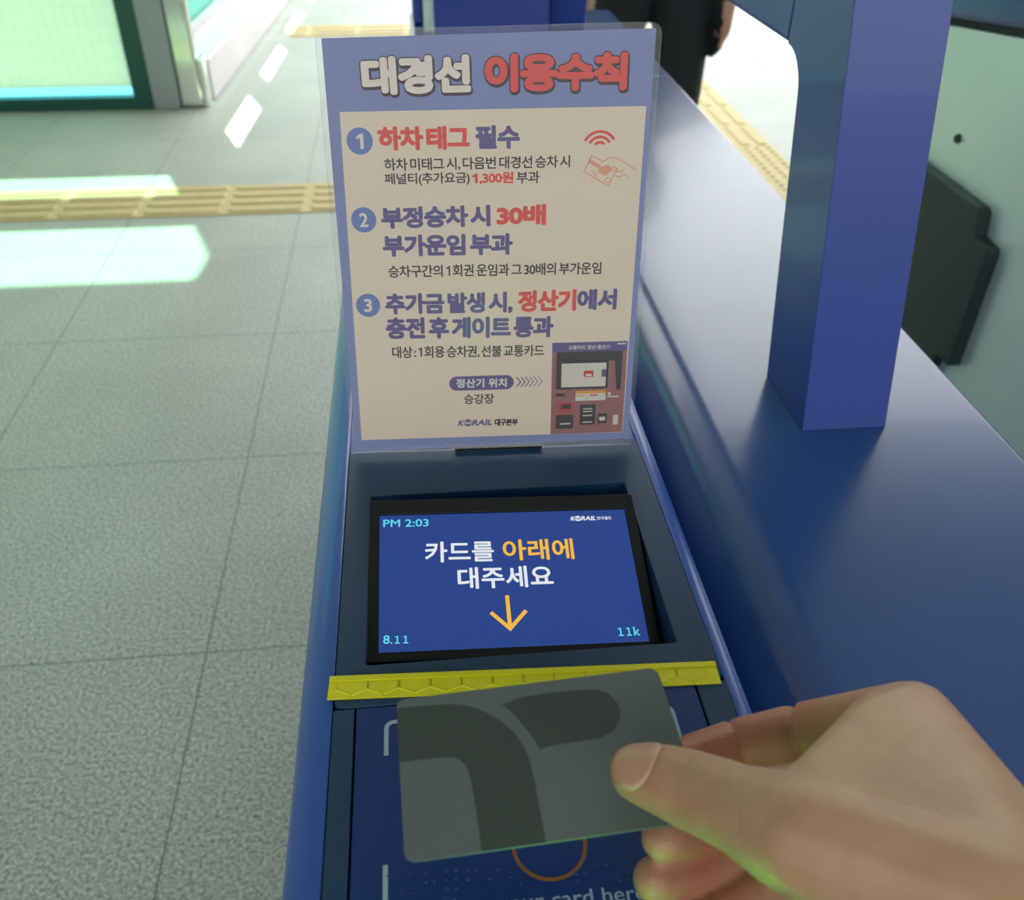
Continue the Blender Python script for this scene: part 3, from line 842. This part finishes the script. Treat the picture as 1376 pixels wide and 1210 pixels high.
# ================================================================== CARD
CM = Matrix(((0.998939, -0.03698, -0.02744, 0.028805), (0.035719, 0.998343, -0.045107, 0.16865), (0.029063, 0.044079, 0.998605, 1.056007), (0, 0, 0, 1)))
card = obj('transit_card', B(), M['card_grey'])
bm = B(); prism(bm, rrect(-0.0428, 0.0428, -0.027, 0.027, 0.0032, 6), XY, -0.0008, 0.0)
bm.to_mesh(card.data); bm.free()
card.matrix_world = CM
tag(card, 'grey contactless transit card with dark curved print held by the hand', 'card')
band = [(-42.8, 23.76), (-34.13, 23.5), (-25.18, 22.85), (-19.35, 21.01), (-14.7, 17.93), (-10.25, 13.87), (-6.95, 9.25), (-4.96, 4.26), (-3.9, -1.15), (-3.5, -6.99), (-3.4, -12.58), (-3.4, -27.0), (-21.5, -27.0), (-21.6, -14.86), (-22.07, -4.72), (-22.51, -1.73), (-23.23, 0.5), (-24.65, 2.42), (-26.44, 3.55), (-30.67, 4.08), (-42.8, 4.35)]
drop = [(-9.62, 20.14), (-3.06, 22.0), (7.18, 22.44), (17.44, 21.92), (21.38, 21.52), (24.98, 19.14), (26.84, 15.22), (26.9, 11.1), (25.73, 8.33), (23.38, 5.48), (19.02, 3.65), (11.63, 3.43), (4.77, 3.24), (1.8, 2.95), (-0.3, 2.2), (-1.14, 4.9), (-2.3, 8.0), (-3.73, 11.05), (-5.65, 14.81), (-7.54, 17.68)]
bm = B(); flat(bm, band, 0.00003); flat(bm, drop, 0.00003)
o = obj('card_print', bm, M['card_print']); o.parent = card

# ================================================================== HAND
def ball(bm, c, r, n=2):
    return bmesh.ops.create_icosphere(bm, subdivisions=n, radius=r, matrix=Matrix.Translation(c))['verts']
def hull(bm, balls):
    t = B()
    for c, r in balls: ball(t, c, r)
    res = bmesh.ops.convex_hull(t, input=t.verts)
    bmesh.ops.delete(t, geom=[v for v in t.verts if not v.link_faces], context='VERTS')
    me = bpy.data.meshes.new('h'); t.to_mesh(me); t.free()
    bm.from_mesh(me); bpy.data.meshes.remove(me)
def chain(bm, pts):
    for a, b in zip(pts, pts[1:]): hull(bm, [a, b])
def V(*a): return Vector(a)

def blob(bm, name, voxel, smooth_it, m, fac=0.5):
    """melt overlapping shapes into one continuous skin"""
    me = bpy.data.meshes.new(name); bm.to_mesh(me); bm.free()
    o = bpy.data.objects.new(name, me); scn.collection.objects.link(o)
    md = o.modifiers.new('r', 'REMESH'); md.mode = 'VOXEL'; md.voxel_size = voxel
    sm = o.modifiers.new('s', 'SMOOTH'); sm.factor = fac; sm.iterations = smooth_it
    dg = bpy.context.evaluated_depsgraph_get(); dg.update()
    me2 = bpy.data.meshes.new_from_object(o.evaluated_get(dg))
    o.modifiers.clear(); o.data = me2; bpy.data.meshes.remove(me)
    me2.name = name
    me2.materials.clear(); me2.materials.append(m)
    for p in me2.polygons: p.use_smooth = True
    return o

TH = [(V(0.0535, 0.1530, 1.0665), 0.0080), (V(0.0590, 0.1490, 1.0690), 0.0098), (V(0.0675, 0.1415, 1.0725), 0.0112), (V(0.0760, 0.1310, 1.0790), 0.0118), (V(0.0850, 0.1200, 1.0850), 0.0150), (V(0.1250, 0.0960, 1.0840), 0.0200)]
IX = [(V(0.070, 0.168, 1.0455), 0.0070), (V(0.078, 0.172, 1.0435), 0.0078), (V(0.093, 0.176, 1.0430), 0.0083), (V(0.113, 0.174, 1.0500), 0.0092), (V(0.1375, 0.1590, 1.0710), 0.0125), (V(0.1405, 0.0985, 1.0760), 0.0165)]
MD = [(V(0.0635, 0.1490, 1.0385), 0.0072), (V(0.075, 0.156, 1.0300), 0.0080), (V(0.091, 0.165, 1.0240), 0.0084), (V(0.120, 0.172, 1.0250), 0.0092), (V(0.1445, 0.1630, 1.0540), 0.0120), (V(0.148, 0.098, 1.0620), 0.0165)]
RG = [(V(0.0610, 0.1440, 1.0250), 0.0072), (V(0.074, 0.150, 1.0180), 0.0078), (V(0.090, 0.157, 1.0120), 0.0080), (V(0.120, 0.166, 1.0120), 0.0088), (V(0.1480, 0.1610, 1.0370), 0.0115), (V(0.153, 0.097, 1.0480), 0.0160)]
PK = [(V(0.0690, 0.1330, 1.0150), 0.0062), (V(0.080, 0.139, 1.0110), 0.0068), (V(0.095, 0.146, 1.0090), 0.0072), (V(0.122, 0.154, 1.0080), 0.0080), (V(0.1500, 0.1540, 1.0210), 0.0105), (V(0.157, 0.095, 1.0350), 0.0150)]
bm = B()
for c in (TH, IX, MD, RG, PK): chain(bm, c)
WR = [(V(0.153, 0.062, 1.072), 0.0195), (V(0.168, 0.062, 1.052), 0.0190)]
# back of the hand and palm between the metacarpals and the wrist
hull(bm, [IX[4], IX[5], MD[4], MD[5]] )
hull(bm, [MD[4], MD[5], RG[4], RG[5]])
hull(bm, [RG[4], RG[5], PK[4], PK[5]])
hull(bm, [IX[5], MD[5], RG[5], PK[5]] + WR)
hull(bm, [TH[5], IX[5]] + WR)
# web between thumb and index finger
W1, W2, W3 = (V(0.0925, 0.1335, 1.0810), 0.0070), (V(0.1090, 0.1450, 1.0790), 0.0078), (V(0.1245, 0.1560, 1.0760), 0.0092)
hull(bm, [TH[4], W1, TH[5]])
hull(bm, [W1, W2, TH[5], IX[5]])
hull(bm, [W2, W3, TH[5], IX[5]])
hull(bm, [W3, IX[4], IX[5], TH[5]])
# wrist and forearm towards the user's sleeve
hull(bm, WR + [(V(0.195, 0.002, 1.058), 0.0235), (V(0.212, 0.004, 1.045), 0.0220)])
hull(bm, [(V(0.195, 0.002, 1.058), 0.0235), (V(0.212, 0.004, 1.045), 0.0220), (V(0.270, -0.13, 1.045), 0.034), (V(0.288, -0.128, 1.030), 0.032)])
hand = blob(bm, 'hand', 0.0012, 9, M['skin'])
tag(hand, 'bare right hand pinching the grey transit card between thumb and fingers', 'hand')

def crease(me, c, n, width, depth, reach, half=None):
    """press a thin fold into the skin: plane through c with normal n, within reach of c"""
    for v in me.vertices:
        d = v.co - c
        if d.length > reach: continue
        if half and d.dot(half) < 0: continue
        s = d.dot(n)
        fall = 1 - (d.length / reach) ** 2
        v.co -= v.normal * depth * math.exp(-(s / width) ** 2) * max(0, fall)
me = hand.data
ax = (TH[0][0] - TH[2][0]).normalized()
tc_ = TH[2][0]
upn = V(-0.10, -0.12, 1).normalized(); upn = (upn - ax * upn.dot(ax)).normalized()
bn = ax.cross(upn).normalized()
for k, dp in ((0.0, 0.0007), (-0.0022, 0.0003), (-0.0042, 0.0004), (0.0018, 0.0002)):
    crease(me, tc_ + ax * (k + 0.0012) + upn * 0.0105, ax, 0.0006, dp, 0.0115)
def fold(P, a, b, dp, w=0.0007, r=0.017):
    n = (b - a).normalized(); crease(me, P, n, w, dp, r)
fold(IX[2][0], IX[1][0], IX[3][0], 0.0013, 0.0009); fold(IX[3][0] + V(-0.001, 0, 0), IX[2][0], IX[4][0], 0.0020, 0.0011)
fold(IX[3][0] + V(-0.004, 0, 0), IX[2][0], IX[4][0], 0.0004)
fold(RG[2][0], RG[1][0], RG[3][0], 0.0008); fold(MD[2][0], MD[1][0], MD[3][0], 0.0008)
for k in range(5):
    q = (k - 2) * 0.0045
    crease(me, TH[3][0] + upn * 0.0115 + bn * q + ax * (0.004 - 0.9 * abs(q)), (ax + bn * (0.35 * (k - 2))).normalized(), 0.0007, 0.00045, 0.0065)
for k in range(3):
    crease(me, TH[4][0] + upn * 0.013 - bn * 0.003 + ax * (0.004 * k + 0.002), (ax + bn * 0.5).normalized(), 0.0010, 0.0004, 0.010)
for k in range(4):
    crease(me, TH[3][0] + V(0.003 + 0.004 * k, -0.003 * k, 0.010), (ax + V(0, 0.3 - 0.1 * k, 0)).normalized(), 0.0008, 0.00022, 0.012)
fl = me.attributes.new('flush', 'FLOAT', 'POINT')
tips = [(TH[1][0], 0.016, 0.30), (IX[1][0], 0.024, 0.85), (IX[2][0], 0.024, 0.8), (IX[3][0], 0.022, 0.75), (MD[1][0], 0.022, 0.8), (RG[1][0], 0.022, 0.8), (PK[1][0], 0.022, 0.7), (IX[4][0] + V(0.01, 0.0, 0.005), 0.02, 0.3), (V(0.176, 0.12, 1.06), 0.025, 0.35)]
for i, v in enumerate(me.vertices):
    f = 0.0
    for c, r, a in tips: f = max(f, a * math.exp(-((v.co - c).length / r) ** 2))
    fl.data[i].value = f

# thumb nail: a curved plate on the tip
bm = B()
from mathutils.bvhtree import BVHTree
bvh = BVHTree.FromPolygons([v.co[:] for v in me.vertices], [p.vertices[:] for p in me.polygons])
nc = TH[0][0] - ax * 0.0012
def nail_point(a, b, lift):
    p = nc + ax * a + bn * b + upn * 0.04
    h = bvh.ray_cast(p, -upn)
    return (h[0] + upn * lift) if h[0] else p
rings, secs = 9, 40
ctr = bm.verts.new(nail_point(0, 0, 0.0006))
prev = None
for i in range(1, rings + 1):
    q = i / rings
    row = []
    for j in range(secs):
        t = 2 * math.pi * j / secs
        c_, s_ = math.cos(t), math.sin(t)
        e = 2.7
        rr = (abs(c_) ** e + abs(s_) ** e) ** (-1 / e)
        a_ = c_ * rr * q * (0.0072 if c_ > 0 else 0.0078); b_ = s_ * rr * q * 0.0074 * (1 - 0.10 * c_)
        row.append(bm.verts.new(nail_point(a_, b_, 0.0006 - 0.0006 * max(0, q - 0.75) * 2)))
    for j in range(secs):
        k = (j + 1) % secs
        f = bm.faces.new((ctr, row[j], row[k])) if prev is None else bm.faces.new((prev[j], row[j], row[k], prev[k]))
        f.material_index = 1 if (i == rings and math.cos(2 * math.pi * j / secs) < 0.1) else 0
    prev = row
nail = obj('thumb_nail', bm, [M['nail'], M['nail_edge']], hand, smooth=True)
sd = nail.modifiers.new('s', 'SOLIDIFY'); sd.thickness = 0.0005; sd.offset = 0
tag(nail, 'pale pink thumb nail')

# ================================================================== NEIGHBOURING GATE (right)
g2 = empty('fare_gate', (1.16, 1.3, 0), 'neighbouring fare gate with brushed steel side behind the blue post', 'fare gate')
def gz(y): return 0.986 - 0.114 * (y - 1.447)
PXN = 0.95
def part2(name, bm, m, **k): return part(name, bm, m, g2, **k)
bm = B(); prism(bm, [(0.35, 0.04), (1.90, 0.04), (1.90, gz(1.90) - 0.012), (0.35, gz(0.35) - 0.012)], YZ, PXN, 1.36)
part2('steel_body', bm, M['steel'], bevel=0.003)
part2('plinth', boxes((PXN + 0.02, 1.34, 0.38, 1.87, 0.0, 0.04)), M['rubber'])
bm = B(); prism(bm, [(0.34, gz(0.34) - 0.0115), (1.91, gz(1.91) - 0.0115), (1.91, gz(1.91)), (0.34, gz(0.34))], YZ, PXN + 0.002, 1.355)
part2('rubber_seal', bm, M['rubber'])
bm = B(); prism(bm, [(0.33, gz(0.33)), (1.92, gz(1.92)), (1.92, gz(1.92) + 0.07), (0.33, gz(0.33) + 0.07)], YZ, PXN - 0.008, 1.37)
part2('top_cover', bm, M['gate_blue'], bevel=0.012, seg=4)
bm = B()
bmesh.ops.create_cone(bm, cap_ends=True, segments=24, radius1=0.009, radius2=0.007, depth=0.006, matrix=Matrix.Translation((PXN - 0.002, 1.536, 0.791)) @ Matrix.Rotation(R(-90), 4, 'Y'))
part2('bolt', bm, M['black_plastic'])
fp = [(1.384, 0.424), (1.371, 0.452), (1.340, 0.448), (1.330, 0.453), (1.324, 0.668), (1.330, 0.677), (1.372, 0.679), (1.378, 0.715), (1.388, 0.724), (1.82, 0.727), (1.82, 0.30), (1.42, 0.30)]
bm = B(); prism(bm, fp, YZ, PXN - 0.022, PXN + 0.004)
part2('barrier_flap', bm, M['black_plastic'], bevel=0.004)

# ================================================================== PERSON (black clothes, walking through the next lane)
px_, py_ = 0.69, 2.78
bm = B()
def pc(x, y, z): return V(px_ + x, py_ + y, z)
# legs mid-stride
for sx, dy in ((-1, 0.16), (1, -0.12)):
    chain(bm, [(pc(sx * 0.085, 0.0, 0.90), 0.098), (pc(sx * 0.09, dy * 0.45 + 0.02, 0.52), 0.068), (pc(sx * 0.09, dy + (-0.03 if dy < 0 else 0.0), 0.12), 0.048)])
hull(bm, [(pc(-0.075, 0, 0.93), 0.098), (pc(0.075, 0, 0.93), 0.098), (pc(-0.08, 0.0, 1.08), 0.088), (pc(0.08, 0.0, 1.08), 0.088)])
hull(bm, [(pc(-0.08, 0.0, 1.08), 0.09), (pc(0.08, 0.0, 1.08), 0.09), (pc(-0.13, 0.0, 1.36), 0.075), (pc(0.13, 0.0, 1.36), 0.075), (pc(0, 0.02, 1.25), 0.12)])
# short sleeves' upper arms, then fore-arms
AR = {}
for sx, dy in ((-1, 0.05), (1, -0.05)):
    sh = pc(sx * 0.175, 0.0, 1.385); el = pc(sx * 0.215, dy, 1.10); wr = pc(sx * 0.178, dy * 2.2, 0.825)
    AR[sx] = (sh, el, wr)
    chain(bm, [(sh, 0.060), (el, 0.046), (wr, 0.036)])
hull(bm, [(pc(-0.16, 0, 1.40), 0.05), (pc(0.16, 0, 1.40), 0.05), (pc(0, 0.0, 1.46), 0.05)])
chain(bm, [(pc(0, 0, 1.44), 0.055), (pc(0, 0.01, 1.53), 0.052)])
head = [(pc(0, 0.015, 1.63), 0.088), (pc(0, 0.045, 1.575), 0.062), (pc(0, -0.015, 1.655), 0.085)]
hull(bm, head)
for sx in (-1, 1):
    sh, el, wr = AR[sx]
    k0 = wr + V(0, 0.005, -0.045)
    hull(bm, [(wr, 0.030), (k0 + V(0, 0.03, -0.04), 0.015), (k0 + V(0, -0.03, -0.045), 0.015)])
    for i in range(4):
        b0 = k0 + V(0.0, 0.032 - 0.021 * i, -0.045)
        chain(bm, [(b0, 0.0115), (b0 + V(-sx * 0.008, 0.004, -0.035 - (0.006 if i in (1, 2) else 0)), 0.010), (b0 + V(-sx * 0.026, 0.006, -0.060 - (0.008 if i in (1, 2) else 0)), 0.008)])
    chain(bm, [(wr + V(0, 0.02, -0.02), 0.014), (wr + V(-sx * 0.012, 0.052, -0.055), 0.012), (wr + V(-sx * 0.022, 0.060, -0.085), 0.0095)])
# ears and nose
for sx in (-1, 1): ball(bm, pc(sx * 0.088, 0.005, 1.615), 0.017)
ball(bm, pc(0, 0.108, 1.60), 0.013)
body = blob(bm, 'person', 0.009, 4, M['skin_far'])
body.data.materials.append(M['cloth_black']); 
for p in body.data.polygons:
    c = p.center
    arm = abs(c.x - px_) > 0.165
    if c.z < 1.475 and not (arm and c.z < 0.835) : p.material_index = 1
    if c.z < 0.86 and not arm: p.material_index = 1
tag(body, 'person in black clothes walking past beyond the gate, hand hanging down', 'person')
def feature(name, bm, m, **k):
    o = obj(name, bm, m, body, **k); return o
for sx, dy in ((-1, 0.16), (1, -0.15)):
    bm = B()
    hull(bm, [(pc(sx * 0.09, dy - 0.03, 0.045), 0.042), (pc(sx * 0.095, dy + 0.15, 0.032), 0.030), (pc(sx * 0.09, dy - 0.01, 0.10), 0.045), (pc(sx * 0.10, dy + 0.10, 0.036), 0.036)])
    for v in bm.verts: v.co.z = max(v.co.z, 0.002)
    feature('shoe', bm, M['shoe'], smooth=True)
bm = B()
hull(bm, [(pc(0, -0.005, 1.665), 0.094), (pc(0, -0.045, 1.62), 0.070), (pc(0, 0.03, 1.69), 0.068), (pc(0, -0.05, 1.56), 0.045)])
feature('hair', bm, M['hair'], smooth=True)
for sx in (-1, 1):
    bm = B(); ball(bm, pc(sx * 0.033, 0.094, 1.628), 0.010); feature('eye', bm, M['shoe'], smooth=True)
bm = B(); hull(bm, [(pc(-0.02, 0.098, 1.555), 0.006), (pc(0.02, 0.098, 1.555), 0.006), (pc(0, 0.104, 1.555), 0.006)]); feature('mouth', bm, M['ink_red'], smooth=True)
